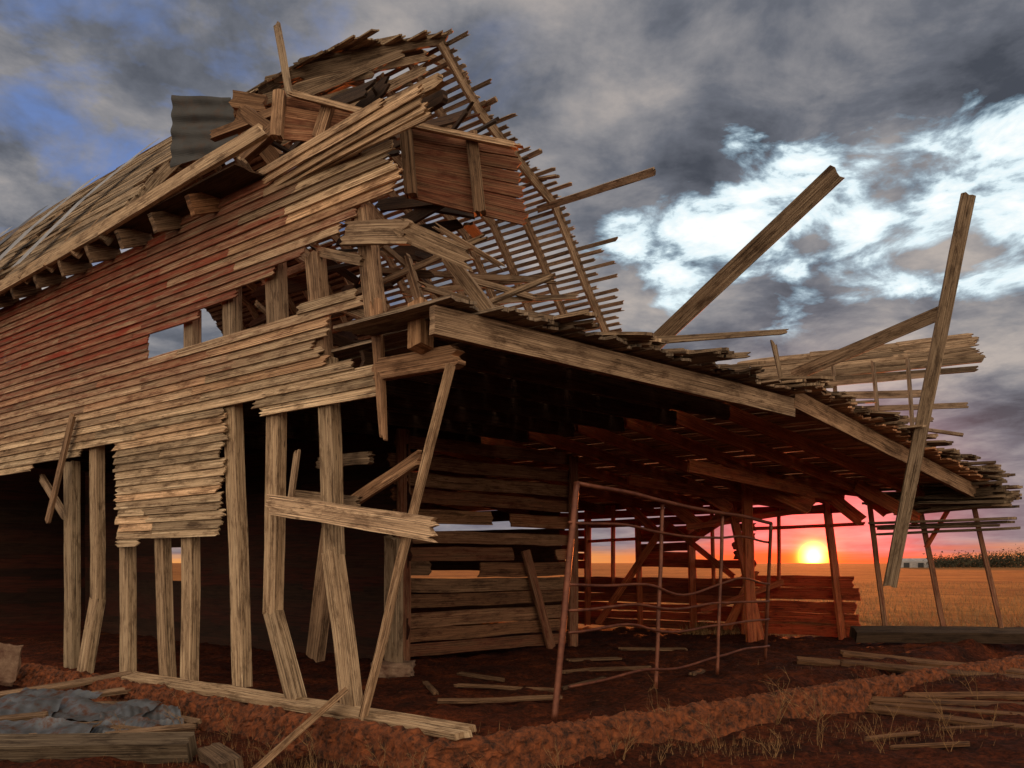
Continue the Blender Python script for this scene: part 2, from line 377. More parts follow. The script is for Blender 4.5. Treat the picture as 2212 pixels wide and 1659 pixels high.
for s in ['5.82 2.3 8.82 4.2 3.58 9.18 .16','5.94 2.5 9.05 5.32 3.2 9.31 .1','5.51 2.2 8.5 4.63 3.5 9.12 .14','5.53 3.2 9.49 5.09 3.9 9.41 .09','5.12 3.8 9.45 4.6 4.33 9.06 .12','4.9 1.6 7.8 4.48 3.0 8.81 .11','5.63 1.6 8.15 5.82 2.3 8.82 .15','5.6 1.4 7.9 4.6 2.6 8.45 .14','5.3 1.2 7.5 4.2 2.9 8.3 .12','5.2 1.9 8.2 4.4 3.4 8.9 .1','4.6 1.2 7.0 4.1 3.1 8.5 .12','5.9 2.8 9.2 4.9 3.3 9.3 .12','5.7 1.8 8.4 5.0 3.2 9.15 .12']:
    r=[float(v) for v in s.split()]
    one('broken_rafter',M_BEAM,barn,L(*r[:3]),L(*r[3:6]),r[6],.06,'g',jag=.1,wob=.012,bow=.03,tint=(U(.3,.7),0,.1))
for i in range(72):
    lo=i>=40
    a=U(1.4,4.4); b=U(.4,1.2) if lo else U(.4,1.7); z=U(3.9,5.0) if lo else U(5.2,6.7)
    an=U(-.6,.6)+(0 if R()<.6 else 1.5); l=U(.5,1.3)*(.7 if lo else 1)
    d=Vector((math.cos(an),math.sin(an)*.8,U(-.5,.5)))*l/2
    one('fallen_board',M_DARK if R()<.75 else M_BEAM,barn,L(a-d.x,b-d.y,z-d.z),L(a+d.x,b+d.y,z+d.z),U(.05,.2),.03,Vector((U(-.6,.2),-.7,U(-.2,.8))),jag=.12,wob=.01,tint=(U(.35,.75),0,U(0,.4)))
# ---------- loft deck / lean-to roof
def zd(b): return 3.68 if b<5.34 else 3.80-(b-5.34)/6.4*.89
m=MB(); b=-.4
while b<11.95:
    w=U(.1,.16)
    st=-.12-U(0,.2)
    end=15 if b>.15 else 1.2
    nrm=Vector((0,0,1)) if b<5.34 else Vector((.741*.14,.671*.14,1))
    k=max(0,min(1,(b-4)/4))  # brighter orange tint paints red sunset light onto the lean-to roof boards
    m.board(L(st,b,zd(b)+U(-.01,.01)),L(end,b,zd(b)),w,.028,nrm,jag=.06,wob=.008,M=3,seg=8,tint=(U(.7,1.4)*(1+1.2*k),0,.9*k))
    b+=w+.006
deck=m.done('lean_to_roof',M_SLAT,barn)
m=MB(); b=.8
while b<11.9:
    nrm=Vector((0,0,1)) if b<5.34 else Vector((.741*.14,.671*.14,1))
    for q in range(3 if b>5 else 2):
        if R()<.7:
            st=U(-.55,-.05); l=U(.6,1.8); o=U(-.45,.45)
            m.board(L(st,b+U(-.1,.1),zd(b)+.035+q*.04),L(st+l,b+o,zd(b)+.04+q*.04+U(0,.2)),U(.1,.24),.032,nrm+Vector((U(-.25,.25),U(-.25,.25),0)),jag=.12,wob=.012,M=6,tint=(U(.3,.9),0,.1))
    b+=.2
m.done('loose_sheathing',M_BEAM,deck)
one('rafter',M_BEAM,deck,L(-.05,-.45,3.53),L(-.05,5.34,3.5),.24,.07,'g',jag=.02,wob=.006,tint=(.95,0,.15))
one('rafter',M_BEAM,deck,L(-.05,5.34,3.62),L(-.05,11.74,2.74),.24,.07,'g',jag=.02,wob=.006,tint=(.85,0,.4))
for a in (.85,1.65,2.5,3.4,4.3,5.3,6.5,8,10,12,14):
    one('rafter',M_DARK,deck,L(a,.2,3.54),L(a,5.34,3.54),.2,.06,'g'); one('rafter',M_GLOWB if a<7 else M_DARK,deck,L(a+U(-.1,.1),5.34,3.6),L(a+U(-.15,.15),11.7,2.74),.2,.05,'g',tint=(U(.8,1.5),.3,.6))
for s in ['3.0 9.3 3.1 1.5 11.44 2.8 .22','2.2 6.5 3.0 2.2 11.5 2.75 .2','4.0 7.5 2.95 3.2 11.5 2.65 .18']:
    r=[float(v) for v in s.split()]
    one('tie_beam',M_GLOWB,barn,L(*r[:3]),L(*r[3:6]),r[6],.04,'g',tint=(1.5,.3,.3))
m=MB()
for i in range(34):
    k=i%9; z=2.5+k*.05; a=U(-.6,-.15); b=11.45+U(0,.65)
    m.board(L(a,b,z),L(a+U(1.0,2.2),b+U(-.5,.4),z+U(-.08,.08)),U(.14,.26),.045,NU+Vector((U(-.2,.2),U(-.2,.2),0)),jag=.12,tint=(U(.3,.75),0,.1),M=6)
for (b0,z0,n) in ((11.9,3.0,6),(11.7,2.1,4)):
    for k in range(n): m.board(L(-.35+U(-.3,.1),b0+U(-.2,.15),z0+k*.055),L(1.6,b0+U(-.3,.2),z0+k*.05+U(-.08,.08)),.22,.042,NU,jag=.12,tint=(U(.3,.75),0,.1),M=6)
m.done('eave_slats',M_BEAM,deck)
# partitions and outer walls
def planks(name,mat,f,u0,u1,z0,z1,w,gap,n,holes=(),br=(.6,1.2),miss=.05,red=.2,t=.03,full=1.0,zj=.03,gold=(.2,.7)):
    m=MB(); z=z0+w/2
    while z<z1:
        ivs=[(u0,u1)]
        for (h0,h1,g0,g1) in holes:
            if g0<z<g1:
                nv=[]
                for (p,q) in ivs:
                    if h1<=p or h0>=q: nv.append((p,q)); continue
                    if h0>p: nv.append((p,h0))
                    if h1<q: nv.append((h1,q))
                ivs=[(p,q) for p,q in nv if q-p>.1]
        for p,q in ivs:
            if R()>miss: m.board(f(p+U(-.14,.05),z+U(-zj,zj)),f(q+U(-.05,.14),z+U(-zj,zj)),w*U(.85,1.1)*full,t,n,jag=.06,wob=.01,tint=(U(*br),U(0,red),U(*gold)))
        z+=w+U(gap*.4,gap*1.5)
    return m.done(name,mat,barn)
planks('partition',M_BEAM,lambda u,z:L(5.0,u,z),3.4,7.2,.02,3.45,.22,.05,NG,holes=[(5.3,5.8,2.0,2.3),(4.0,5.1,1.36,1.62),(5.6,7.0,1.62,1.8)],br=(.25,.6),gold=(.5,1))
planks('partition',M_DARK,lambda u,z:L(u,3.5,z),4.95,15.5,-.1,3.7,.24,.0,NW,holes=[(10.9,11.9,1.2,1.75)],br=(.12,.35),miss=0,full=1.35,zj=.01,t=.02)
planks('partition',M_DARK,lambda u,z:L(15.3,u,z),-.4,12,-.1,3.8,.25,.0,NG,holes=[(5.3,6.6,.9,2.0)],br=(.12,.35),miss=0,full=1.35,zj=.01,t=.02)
planks('outer_wall',M_GLOWB,lambda u,z:L(u,11.8,z),4.3,9.2,.0,2.95,.18,.015,NW,holes=[(6.85,8.44,1.32,2.3),(4.5,5.67,1.6,2.42)],br=(.35,1.2),red=.5,miss=.04,t=.04)
planks('outer_wall',M_GLOWB,lambda u,z:L(u,11.8,z),2.15,4.3,.0,1.18,.24,.01,NW,br=(.5,1.2),red=.4,miss=0,t=.03,gold=(.5,1))
planks('outer_wall',M_GLOWB,lambda u,z:L(u,11.8,z),2.3,4.4,2.5,2.95,.18,.02,NW,br=(.6,1.2),red=.5,miss=0,t=.03)
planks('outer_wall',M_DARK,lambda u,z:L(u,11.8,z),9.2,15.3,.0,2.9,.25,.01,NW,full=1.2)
for k,s in enumerate(['3.3 10 3.2 3.2 10 0 .3','2.64 11.7 2.9 2.3 11.7 0 .26','3.95 10.5 2.8 3.3 10.5 0 .24','6.94 11.7 2.83 6.85 11.7 0 .16','5.6 11.7 2.83 5.5 11.7 0 .24','4.3 11.7 2.83 4.3 11.7 0 .26','8.3 11.7 2.83 8.3 11.7 0 .2','3.6 11.72 2.83 3.6 11.72 1.0 .07','5.1 11.72 2.83 5.05 11.72 1.0 .08','7.6 11.72 2.83 7.6 11.72 1.0 .1','4.9 5.97 1.7 4.9 6.58 .0 .17','4.9 3.45 3.5 4.9 3.45 0 .22','4.9 7.15 3.4 4.9 7.15 0 .2']):
    r=[float(v) for v in s.split()]
    one('post',M_GLOWB if k<10 else M_BEAM,barn,L(*r[:3]),L(*r[3:6]),r[6],.05,'g',jag=.02,tint=(1.4 if k<10 else .45,.3,.5))
for s in ['4.4 11.7 2.2 1.9 11.7 2.25 .07','8.5 11.7 2.0 6.8 11.7 2.05 .07','4.5 9.9 2.2 2.6 11.6 2.6 .12','6.2 11.5 2.5 4.4 11.4 1.2 .12','4.6 10.6 .5 3.4 11.5 1.1 .12']:
    r=[float(v) for v in s.split()]
    one('rail_board',M_GLOWB,barn,L(*r[:3]),L(*r[3:6]),r[6],.03,'w',jag=.04,tint=(1,.4,.4))
for s in ['.95 11.8 2.6 .55 11.9 .2 .09','.1 11.8 2.85 -.35 12.1 .1 .08','1.75 11.6 2.6 1.35 11.4 .0 .09']:
    r=[float(v) for v in s.split()]
    one('post',M_BEAM,barn,L(*r[:3]),L(*r[3:6]),r[6],.04,'c',jag=.02,tint=(.45,.3,.5))
for s in ['3.23 10 3.1 2.08 10 2.53 .34','2.08 11.5 3.1 1.34 11.5 2.46 .32','5.47 11.5 2.0 4.2 11.5 2.75 .22','.82 11.8 1.8 .47 11.8 2.44 .08','4.3 11.5 2.9 5.1 11.5 2.2 .2','1.5 10.5 2.9 .9 11.6 2.3 .24','2.4 10.8 3.0 1.9 11.6 2.3 .24','4.6 11.5 .1 4.0 11.5 1.3 .18','7.6 11.2 .1 5.9 11.3 2.4 .16','5.6 10.4 3.0 4.6 10.6 2.2 .24','7.0 11.3 2.9 6.2 11.3 2.2 .2','3.4 9.6 2.5 4.4 9.6 3.15 .22']:
    r=[float(v) for v in s.split()]
    one('brace',M_GLOWB,barn,L(*r[:3]),L(*r[3:6]),r[6],.04,'c',jag=.05,tint=(1.5,.3,.5))
# collapsed far roof piece curling up beyond the lean-to
m=MB()
for k in range(6):
    z=k*.09
    for (f0,f1) in ((0,.35),(.33,.7),(.68,1)):
        A=L(4.24,11.75,5.32+z);B=L(.41,13.09,5.5+z)
        m.board(A.lerp(B,f0+U(-.03,.02))+Vector((0,z*.5,0)),A.lerp(B,f1+U(-.02,.03))+Vector((0,z*.5,U(-.02,.02))),.125,.024,Vector((.2,-1,.5)),jag=.1,wob=.012,tint=(U(.35,.9),0,.1),M=6)
m.board(L(4.1,11.6,5.28),L(.3,13,5.42),.14,.1,NG,jag=.06,tint=(.5,0,0))
m.board(L(3.2,11.6,5.15),L(.4,12.9,5.22),.1,.1,NG,jag=.08,tint=(.3,0,0))
frp=m.done('curled_roof_piece',M_BEAM,barn)
for s in ['2.55 11.84 5.4 2.46 11.93 3.6 .1','1.55 11.28 5.24 1.44 11.39 3.5 .1','.89 11.15 5.2 .81 11.23 3.4 .1','2.43 11.21 4.73 .93 11.86 4.67 .14','2.3 11.32 4.45 .16 11.83 4.36 .1','1.29 11.53 4.08 .21 11.79 3.82 .06','2.1 11.3 4.2 .7 11.7 4.15 .09','3.3 11.3 5.0 .9 12.6 5.15 .1']:
    r=[float(v) for v in s.split()]
    one('lattice_strip',M_SLAT,frp,L(*r[:3]),L(*r[3:6]),r[6],.04,'g',jag=.05,tint=(1.2,0,.1))
for s in ['2.15 5.5 4.65 -.69 5.18 6.31 .24','-.01 8.27 1.15 -1.21 7.9 6.68 .2','1.52 8.33 4.57 -.86 8.02 5.13 .2','1.5 3.88 4.33 -.23 4.75 4.34 .1','1.09 4.26 4.11 .12 4.56 4.08 .11','.65 6.16 4.57 .57 6.24 4.0 .07']:
    r=[float(v) for v in s.split()]
    one('broken_beam',M_BEAM,barn,L(*r[:3]),L(*r[3:6]),r[6],.04,'c',jag=.03 if r[6]>.15 else .08,wob=.003,tint=(.6,0,.05),taper=1 if r[6]>.15 else .6,M=4)
# ---------- foundation: crumbling raised footing
fpath=[(a,-.2) for a in [8.6-.2*i for i in range(43)]]+[(-.1-.02*i,-.15+.2*i) for i in range(1,56)]
prof=[(-.34,-.5),(-.2,-.22),(-.16,-.05),(-.1,-.01),(.03,.0),(.1,-.04),(.24,-.25)]
vs=[];fs=[];cols=len(prof)
pts=[L(a,b,0) for a,b in fpath]
for i,p in enumerate(pts):
    d=(pts[min(i+1,len(pts)-1)]-pts[max(i-1,0)]).normalized(); out=Vector((d.y,-d.x,0))
    for j,(o,z) in enumerate(prof):
        q=p+out*(-o); q.z=z
        nq=noise.noise(q*1.6)*.08+noise.noise(q*6)*.04
        vs.append(q+Vector((out.x*nq,out.y*nq,nq*.5)))
for i in range(len(pts)-1):
    for j in range(cols-1): fs.append((i*cols+j,(i+1)*cols+j,(i+1)*cols+j+1,i*cols+j+1))
me=bpy.data.meshes.new('foundation'); me.from_pydata(vs,[],fs); me.materials.append(M_FOUND); me.validate()
bm=bmesh.new(); bm.from_mesh(me); bmesh.ops.subdivide_edges(bm,edges=bm.edges[:],cuts=6,use_grid_fill=True)
for v in bm.verts:
    c=v.co.copy(); k=max(0,noise.noise(c*5)-.1)*.13
    s2=noise.noise(c*34)*.012
    v.co+=Vector((noise.noise(c*16)+s2,noise.noise(c*16+Vector((7,0,0)))+s2,noise.noise(c*14+Vector((0,9,0)))))*.04+Vector((s2,s2,-k+s2))
bmesh.ops.recalc_face_normals(bm,faces=bm.faces[:]); bm.to_mesh(me); bm.free()
fo=bpy.data.objects.new('foundation',me); C.objects.link(fo); fo.parent=barn
# ---------- things leaning on or near the barn
o=one('leaning_pole',M_SID,None,L(.08,-.15,3.21),L(1.23,-.2,-.2),.075,.05,'w',jag=.04,wob=.008,tint=(.7,0,.3)); centre(o); top(o,'long thin splintered pole leaning against the barn corner','pole')
o=one('leaning_board',M_SID,None,L(1.53,-.15,.21),L(1.04,-1.36,-.27),.17,.06,'w',jag=.04,tint=(.5,0,.4)); centre(o); top(o,'short brown board propped against the barn sill','board')
o=one('leaning_board',M_BEAM,None,L(7.37,-.1,3.57),L(8.16,-.1,2.11),.12,.04,'w',jag=.04,tint=(.7,0,.4)); centre(o); top(o,'narrow brown board hanging askew over the open bay','board')
gate=bpy.data.objects.new('pipe_gate',None); C.objects.link(gate); gate.location=L(.06,1.11,0); top(gate,'rusty bent pipe gate standing in the open lean-to side','gate')
gl=gate.location.copy()
def pipe(nm,s,r,bend=0):
    v=[float(x) for x in s.split()]; A,B=L(*v[:3])-gl,L(*v[3:6])-gl
    pts=[]; sd=U(0,99)
    for i in range(25):
        f=i/24; p=A.lerp(B,f); k=noise.noise(Vector((f*3,sd,0)))*bend*min(1,4*f,4*(1-f))
        pts.append(p+Vector((k*.5,0,k)))
    m=MB(); m.tube(pts,r,10); o=m.done(nm,M_PIPE,gate,True)
pipe('upright','.16 1.55 2.31 .06 1.11 -.05',.033,.03)
pipe('top_rail','.16 1.55 2.3 1.0 6.72 2.08',.024,.07)
pipe('upright','1.0 6.72 2.08 1.36 7.2 0',.026)
pipe('upright','.58 3.54 2.19 .5 3.3 .02',.025,.03); pipe('upright','.79 5.13 2.15 .76 4.96 .02',.024,.03)
for z0,z1 in ((1.9,1.8),(1.28,1.18),(1.02,.92),(.8,.65),(.26,.25)): pipe('rail','.13 1.4 %.2f 1.1 6.85 %.2f'%(z0,z1),.016,.2)
# ---------- ground
def hgt(x,y):
    a,b=inv(x,y)
    da=min(a+.0,16-a); db=min(b+.0,12-b); d=min(da,db)
    t=max(0,min(1,(d+.38)/.42)); t=t*t*(3-2*t)
    h=-.31+.27*t
    h+=.62*math.exp(-((x-11.3)**2/9+(y-16.5)**2/3.2))+.25*math.exp(-((x-6.5)**2/3+(y-11.6)**2/1.2))*(1 if d<-.1 else .3)
    near=max(0,1-max(0,(y-25)/60)); 
    h+=near*(.06*noise.noise(Vector((x*.9,y*.9,0)))+.05*noise.noise(Vector((x*3.1,y*3.1,5)))+.035*noise.noise(Vector((x*9,y*9,2))))
    if y<4.5: h=min(h,-.2)
    return h
def axis(lo,hi,st,far):
    c=[];v=lo
    while v<hi: c.append(v); v+=st
    s=st;v=hi
    while v<far: c.append(v); s*=1.22; v+=s
    c.append(far); s=st;v=lo-st;neg=[]
    while v>-far: neg.append(v); s*=1.25; v-=s
    neg.append(-far); return neg[::-1]+c
X=axis(-7,11,.065,2500); Y=axis(5.5,17,.065,2500)
vs=[(x,y,hgt(x,y)) for y in Y for x in X]; nx=len(X)
fs=[(j*nx+i,j*nx+i+1,(j+1)*nx+i+1,(j+1)*nx+i) for j in range(len(Y)-1) for i in range(nx-1)]
me=bpy.data.meshes.new('ground'); me.from_pydata(vs,[],fs); me.materials.append(M_DIRT)
for p in me.polygons: p.use_smooth=True
g=bpy.data.objects.new('ground',me); C.objects.link(g); g['kind']='structure'
# ---------- loose things on the ground
def loose(x1,y1,x2,y2,w,t,mat,label,br=1,lift=.02,or_=.3,name='loose_plank',cat='plank',grp='planks lying around the barn'):
    A=Vector((x1,y1,hgt(x1,y1)+t/2+lift));B=Vector((x2,y2,hgt(x2,y2)+t/2+lift))
    o=one(name,mat,None,A,B,w,t,Vector((U(-.2,.2),-.35,1)),jag=.06,wob=.012,tint=(br,0,or_)); centre(o); top(o,label,cat,grp); return o
lab='weathered plank lying on the red dirt beside the barn'
for (x1,y1,x2,y2,w,t) in [(4.4,13.0,9.0,11.5,.2,.05),(4.9,12.6,9.2,10.9,.16,.05),(5.4,13.9,8.5,12.6,.2,.05),(4.2,10.9,7.5,9.9,.14,.05),(4.3,10.2,6.3,8.6,.12,.05),(4.5,10.6,7.2,9.2,.1,.05),(5.0,10.8,7.0,10.5,.12,.05)]:
    loose(x1,y1,x2,y2,w,t,M_BEAM,lab,U(.22,.36),or_=1)
loose(6.2,15.4,10.8,15.2,.3,.2,M_DARK,'heavy dark timber lying on the earth bank beside the barn',.8,.1,0,'heavy_timber','timber',None)
for (a,b,an,l) in [(1.2,1.6,.4,.7),(1.9,2.4,-.2,.6),(1.6,3.4,.9,.45),(2.6,1.9,1.8,.5),(2.2,4.6,.2,.6),(3.2,5.6,.6,.5),(1.2,5.2,1.2,.4),(2.9,3.0,2.4,.4),(3.6,7.6,.3,.6)]:
    p=L(a,b,0)
    loose(p.x-math.cos(an)*l,p.y-math.sin(an)*l,p.x+math.cos(an)*l,p.y+math.sin(an)*l,U(.05,.1),.03,M_BEAM,'broken plank lying on the dirt floor inside the barn',U(.25,.45),U(0,.03),.6,'broken_plank','plank','broken planks on the barn floor')
for i in range(8):
    x=U(3.2,7.4);y=U(8.2,10.6);an=U(-.7,.6);l=U(.12,.5)
    if inv(x,y)[0]>-.3: y-=1.6
    loose(x-l,y-an*l,x+l,y+an*l,U(.03,.06),.03,M_BEAM,lab,U(.22,.4),or_=1)
loose(-5.3,7.9,-2.95,7.75,.22,.2,M_BEAM,'heavy grey timber lying on the dirt beside the barn',.3,.02,0,'heavy_timber','timber',None)
loose(-2.75,7.75,-2.35,7.15,.2,.12,M_BEAM,'short dark timber stub half buried in dry grass',.3,.02,.3,'timber_stub','timber',None)
for (x1,y1,x2,y2,w) in [(-6.8,10.8,-5.0,11.2,.12),(-6.2,10.3,-4.5,10.6,.12),(-4.6,8.9,-3.7,8.6,.14),(-5.6,9.0,-4.2,8.7,.1),(-4.4,9.9,-3.4,9.2,.1),(-3.9,8.2,-3.2,8.5,.1),(-5.6,9.6,-4.3,9.9,.1),(-5.0,8.5,-3.9,8.9,.12),(-5.9,8.5,-4.9,8.9,.1),(-4.9,9.3,-3.6,9.0,.1),(-5.2,8.2,-4.3,8.5,.08)]:
    loose(x1,y1,x2,y2,w,.045,M_BEAM,lab,U(.35,.6),lift=U(.04,.16))
for k,(x,y,w,h,rz,zz) in enumerate([(-4.75,8.3,1.2,.6,.1,.08),(-4.6,9.4,1.3,.7,-.15,.1),(-5.6,9.1,1.3,.8,.3,.1),(-4.0,9.2,.8,.5,.5,.08),(-5.5,10.0,1.2,.6,-.3,.12),(-3.9,8.7,.7,.4,-.2,.1)]):
    m=MB(); c,s_=math.cos(rz),math.sin(rz); tl=U(.08,.2)
    cr=[Vector((x+u*c-v*s_,y+u*s_+v*c,hgt(x,y)+zz+(v>0)*tl)) for u,v in ((-w/2,-h/2),(w/2,-h/2),(w/2,h/2),(-w/2,h/2))]
    m.sheet(cr,60,10,.007,9,.08); o=m.done('metal_sheet',M_TIN,None,True); centre(o); top(o,'bent grey corrugated metal sheet lying on the dirt','metal sheet','fallen corrugated metal sheets')
def rock(name,loc,sc,mat,label,cat,grp=None,amp=.25,rot=0):
    bm=bmesh.new(); bmesh.ops.create_cube(bm,size=1.6); bmesh.ops.subdivide_edges(bm,edges=bm.edges[:],cuts=5,use_grid_fill=True)
    for v in bm.verts:
        p=v.co.copy(); q=p.normalized()*1.0; p=p.lerp(q,.25); p+=p*noise.noise(p*1.7+Vector(loc))*amp+p*noise.noise(p*5+Vector(loc))*amp*.4
        v.co=Vector((p.x*sc[0],p.y*sc[1],p.z*sc[2]))
    me=bpy.data.meshes.new(name); bm.to_mesh(me); bm.free(); me.materials.append(mat)
    o=bpy.data.objects.new(name,me); C.objects.link(o); o.location=loc; o.rotation_euler=(0,rot,rot*3); top(o,label,cat,grp); return o
rock('concrete_slab',L(7.7,-.9,.12),(.3,.07,.34),M_CONC,'broken rust stained concrete slab standing in the dirt','slab',rot=.25)
rock('footing_stone',L(4.1,2.6,.02),(.34,.3,.12),M_CONC,'rough footing stone under an interior post','stone')
rock('footing_stone',L(8.3,-.8,.0),(.3,.3,.2),M_CONC,'lump of broken concrete beside the sill','stone',rot=.4)
for i in range(34):
    if R()<.5: p=L(U(-.3,7),-.5-U(0,.5),0)
    else: p=L(-.5-U(0,.7),U(0,7),0)
    s=U(.02,.06)
    rock('clod',(p.x,p.y,hgt(p.x,p.y)+s*.3),(s,s*U(.6,1),s*U(.5,.8)),M_FOUND,'crumbled lump of red earth beside the footing','clod','clods along the footing',.5,U(0,2))
# ---------- weeds
def weed(x,y,h,i):
    m=MB(); z=hgt(x,y)-.02
    def br(p,d,l,r,dep):
        pts=[p]
        for k in range(4):
            d=(d+Vector((U(-.25,.25),U(-.25,.25),U(-.1,.12)))).normalized(); pts.append(pts[-1]+d*l/4)
        m.tube(pts,r,3,(1,0,0),r*.4)
        if dep>0:
            for q in range(random.randint(2,4)):
                b=pts[random.randint(1,4)]
                br(b,(d+Vector((U(-1,1),U(-1,1),U(-.2,.5)))).normalized(),l*U(.35,.6),r*.6,dep-1)
    for s in range(random.randint(2,4)): br(Vector((U(-.04,.04),U(-.04,.04),0)),Vector((U(-.5,.5),U(-.5,.5),1)).normalized(),h*U(.6,1),.0042,2)
    o=m.done('dry_weed',M_STRAW); o.location=(x,y,z); top(o,'thin leafless dry weed growing from red dirt','weed','dry weeds around the barn')
for i,(x,y,h) in enumerate([(-1.1,7.3,.35),(-.8,7.1,.3),(-1.7,7.4,.35),(1.6,8.7,.5),(2.9,9.3,.6),(3.3,9.6,.65),(1.0,7.9,.35),(1.3,7.7,.3),(3.8,8.6,.4),(4.6,9.0,.4),(-.2,7.1,.25),(-2.9,8.7,.3),(-3.3,8.6,.35),(2.0,8.3,.3),(3.5,8.0,.35),(5.8,10.6,.5),(4.2,8.2,.3),(5.2,9.3,.35),(-2.2,7.7,.35),(.4,7.3,.3),(2.4,7.9,.3),(-3.7,8.0,.3),(3.0,8.3,.45)]): weed(x,y,h,i)
def grass(name,n,fn,h0,h1,w,label):
    vs=[];fs=[]
    for i in range(n):
        x,y=fn(); z=hgt(x,y); h=U(h0,h1); an=U(0,6.28); lx,ly=U(-.5,.5)*h,U(-.5,.5)*h; cx,cy=math.cos(an)*w,math.sin(an)*w
        k=len(vs); vs+=[(x-cx,y-cy,z-.01),(x+cx,y+cy,z-.01),(x+lx,y+ly,z+h)]; fs.append((k,k+1,k+2))
    me=bpy.data.meshes.new(name); me.from_pydata(vs,[],fs); me.materials.append(M_STRAW)
    o=bpy.data.objects.new(name,me); C.objects.link(o); o['kind']='stuff'; o['label']=label
def f1():
    y=18+60*R()**2; return (U(.2,.95)*y,y)
def f2():
    c=random.choice([(-2.2,7.6,.8),(-1.2,7.2,.7),(2,8.2,.8),(-3.3,8.4,.8),(4,9,1.2),(0,7.1,.6),(-5,8.8,.9),(6,12,1.5)])
    return (random.gauss(c[0],c[2]*.6),max(6.6,random.gauss(c[1],.3)))
grass('field_grass',26000,f1,.05,.3,.012,'dry golden grass covering the field'); grass('dry_grass',3000,f2,.03,.12,.0025,'short dry straw on the red dirt')
# ---------- distant trees and shed
m=MB()
for i in range(60):
    y=300+U(-10,10); x=(192+i*.72)*(y/300)*.77; h=U(2.5,5.0)*(1 if i>12 else .9)+(1.2 if i>30 else 0)
    m.tube([Vector((x,y,-.3)),Vector((x+U(-.3,.3),y,h*.6))],.18,4)
    for q in range(150):
        p=Vector((x+random.gauss(0,1.2),y+random.gauss(0,1),max(.0,h*.45+random.gauss(0,h*.27)))); s=U(.2,.5)
        a_=Vector((U(-1,1),U(-1,1),U(-1,1)))*s;b_=Vector((U(-1,1),U(-1,1),U(-1,1)))*s
        vs=[m.bm.verts.new(p+a_),m.bm.verts.new(p+b_),m.bm.verts.new(p-a_)]; m.face(vs,[(0,0)]*3,(1,0,0))
o=m.done('tree_line',M_TREE); o['kind']='stuff'; o['label']='dark tree line along the horizon'
m=MB()
def prism(m,x0,x1,y0,y1,z0,zw,zr):
    v=[m.bm.verts.new(p) for p in [(x0,y0,z0),(x1,y0,z0),(x1,y1,z0),(x0,y1,z0),(x0,y0,zw),(x1,y0,zw),(x1,y1,zw),(x0,y1,zw),(x0,(y0+y1)/2,zr),(x1,(y0+y1)/2,zr)]]
    for f in [(0,1,5,4),(2,3,7,6),(1,2,6,9,5),(3,0,4,8,7),(4,5,9,8),(6,7,8,9)]: m.face([v[i] for i in f],[(0,0)]*5,(1,0,0))
prism(m,135,147,298,306,-.3,1.9,3.0); shed=m.done('shed',M_SHED); top(shed,'low pale metal farm shed on the horizon','shed')
m=MB(); prism(m,137,139,297.9,297.96,-.3,1.4,1.41); prism(m,142,144,297.9,297.96,-.3,1.4,1.41); d=m.done('door',M_TIND,shed)
# ---------- world
sd=Vector((.3538,1,.007)).normalized()
az=math.atan2(sd.x,sd.y)
w=bpy.data.worlds.new('World'); bpy.context.scene.world=w; w.use_nodes=True; nt=w.node_tree
bg=nt.nodes['Background']; tc=nd(nt,'ShaderNodeTexCoord').outputs['Generated']
def M(op,a,b=None,c=None,clamp=False):
    n=nd(nt,'ShaderNodeMath',operation=op,use_clamp=clamp)
    for i,v in enumerate((a,b,c)):
        if v is None: continue
        if isinstance(v,(int,float)): n.inputs[i].default_value=v
        else: nt.links.new(v,n.inputs[i])
    return n.outputs[0]
def dot(v):
    n=nd(nt,'ShaderNodeVectorMath',operation='DOT_PRODUCT'); nt.links.new(tc,n.inputs[0]); n.inputs[1].default_value=Vector(v).normalized(); return n.outputs['Value']
sp=nd(nt,'ShaderNodeSeparateXYZ'); nt.links.new(tc,sp.inputs[0]); dz=sp.outputs[2]; dy=sp.outputs[1]; dxx=sp.outputs[0]
zz=M('ADD',M('MAXIMUM',dz,0.0),.17)
cc=nd(nt,'ShaderNodeCombineXYZ'); nt.links.new(M('DIVIDE',dxx,zz),cc.inputs[0]); nt.links.new(M('DIVIDE',dy,zz),cc.inputs[1]); cp=cc.outputs[0]
n1=noise_n(nt,cp,1.35,7,.56,None,.35)
n2=noise_n(nt,cp,4.2,7,.6,None,.25)
nn=M('ADD',M('MULTIPLY',n1,.58),M('MULTIPLY',n2,.42))
cl=ramp(nt,nn,[(.37,(.06,.068,.088)),(.45,(.14,.15,.18)),(.515,(.26,.255,.27)),(.6,(.46,.41,.38))])
fl=nd(nt,'ShaderNodeMapRange',interpolation_type='SMOOTHSTEP'); nt.links.new(dz,fl.inputs[0]); fl.inputs[1].default_value=.0; fl.inputs[2].default_value=.2; fl.inputs[3].default_value=.55; fl.inputs[4].default_value=0
cl=mixc(nt,'MIX',fl.outputs[0],cl,(.2,.185,.235))
bl=ramp(nt,noise_n(nt,cp,2.4,6,.6,None,.3),[(.52,(0,0,0)),(.64,(.9,.9,.9))])
left=M('MULTIPLY',M('SUBTRACT',dot((-.5,1,.45)),.88,clamp=True),8,clamp=True)
cl=mixc(nt,'MIX',M('MULTIPLY',bl,left),cl,(.14,.23,.5))
acc=None
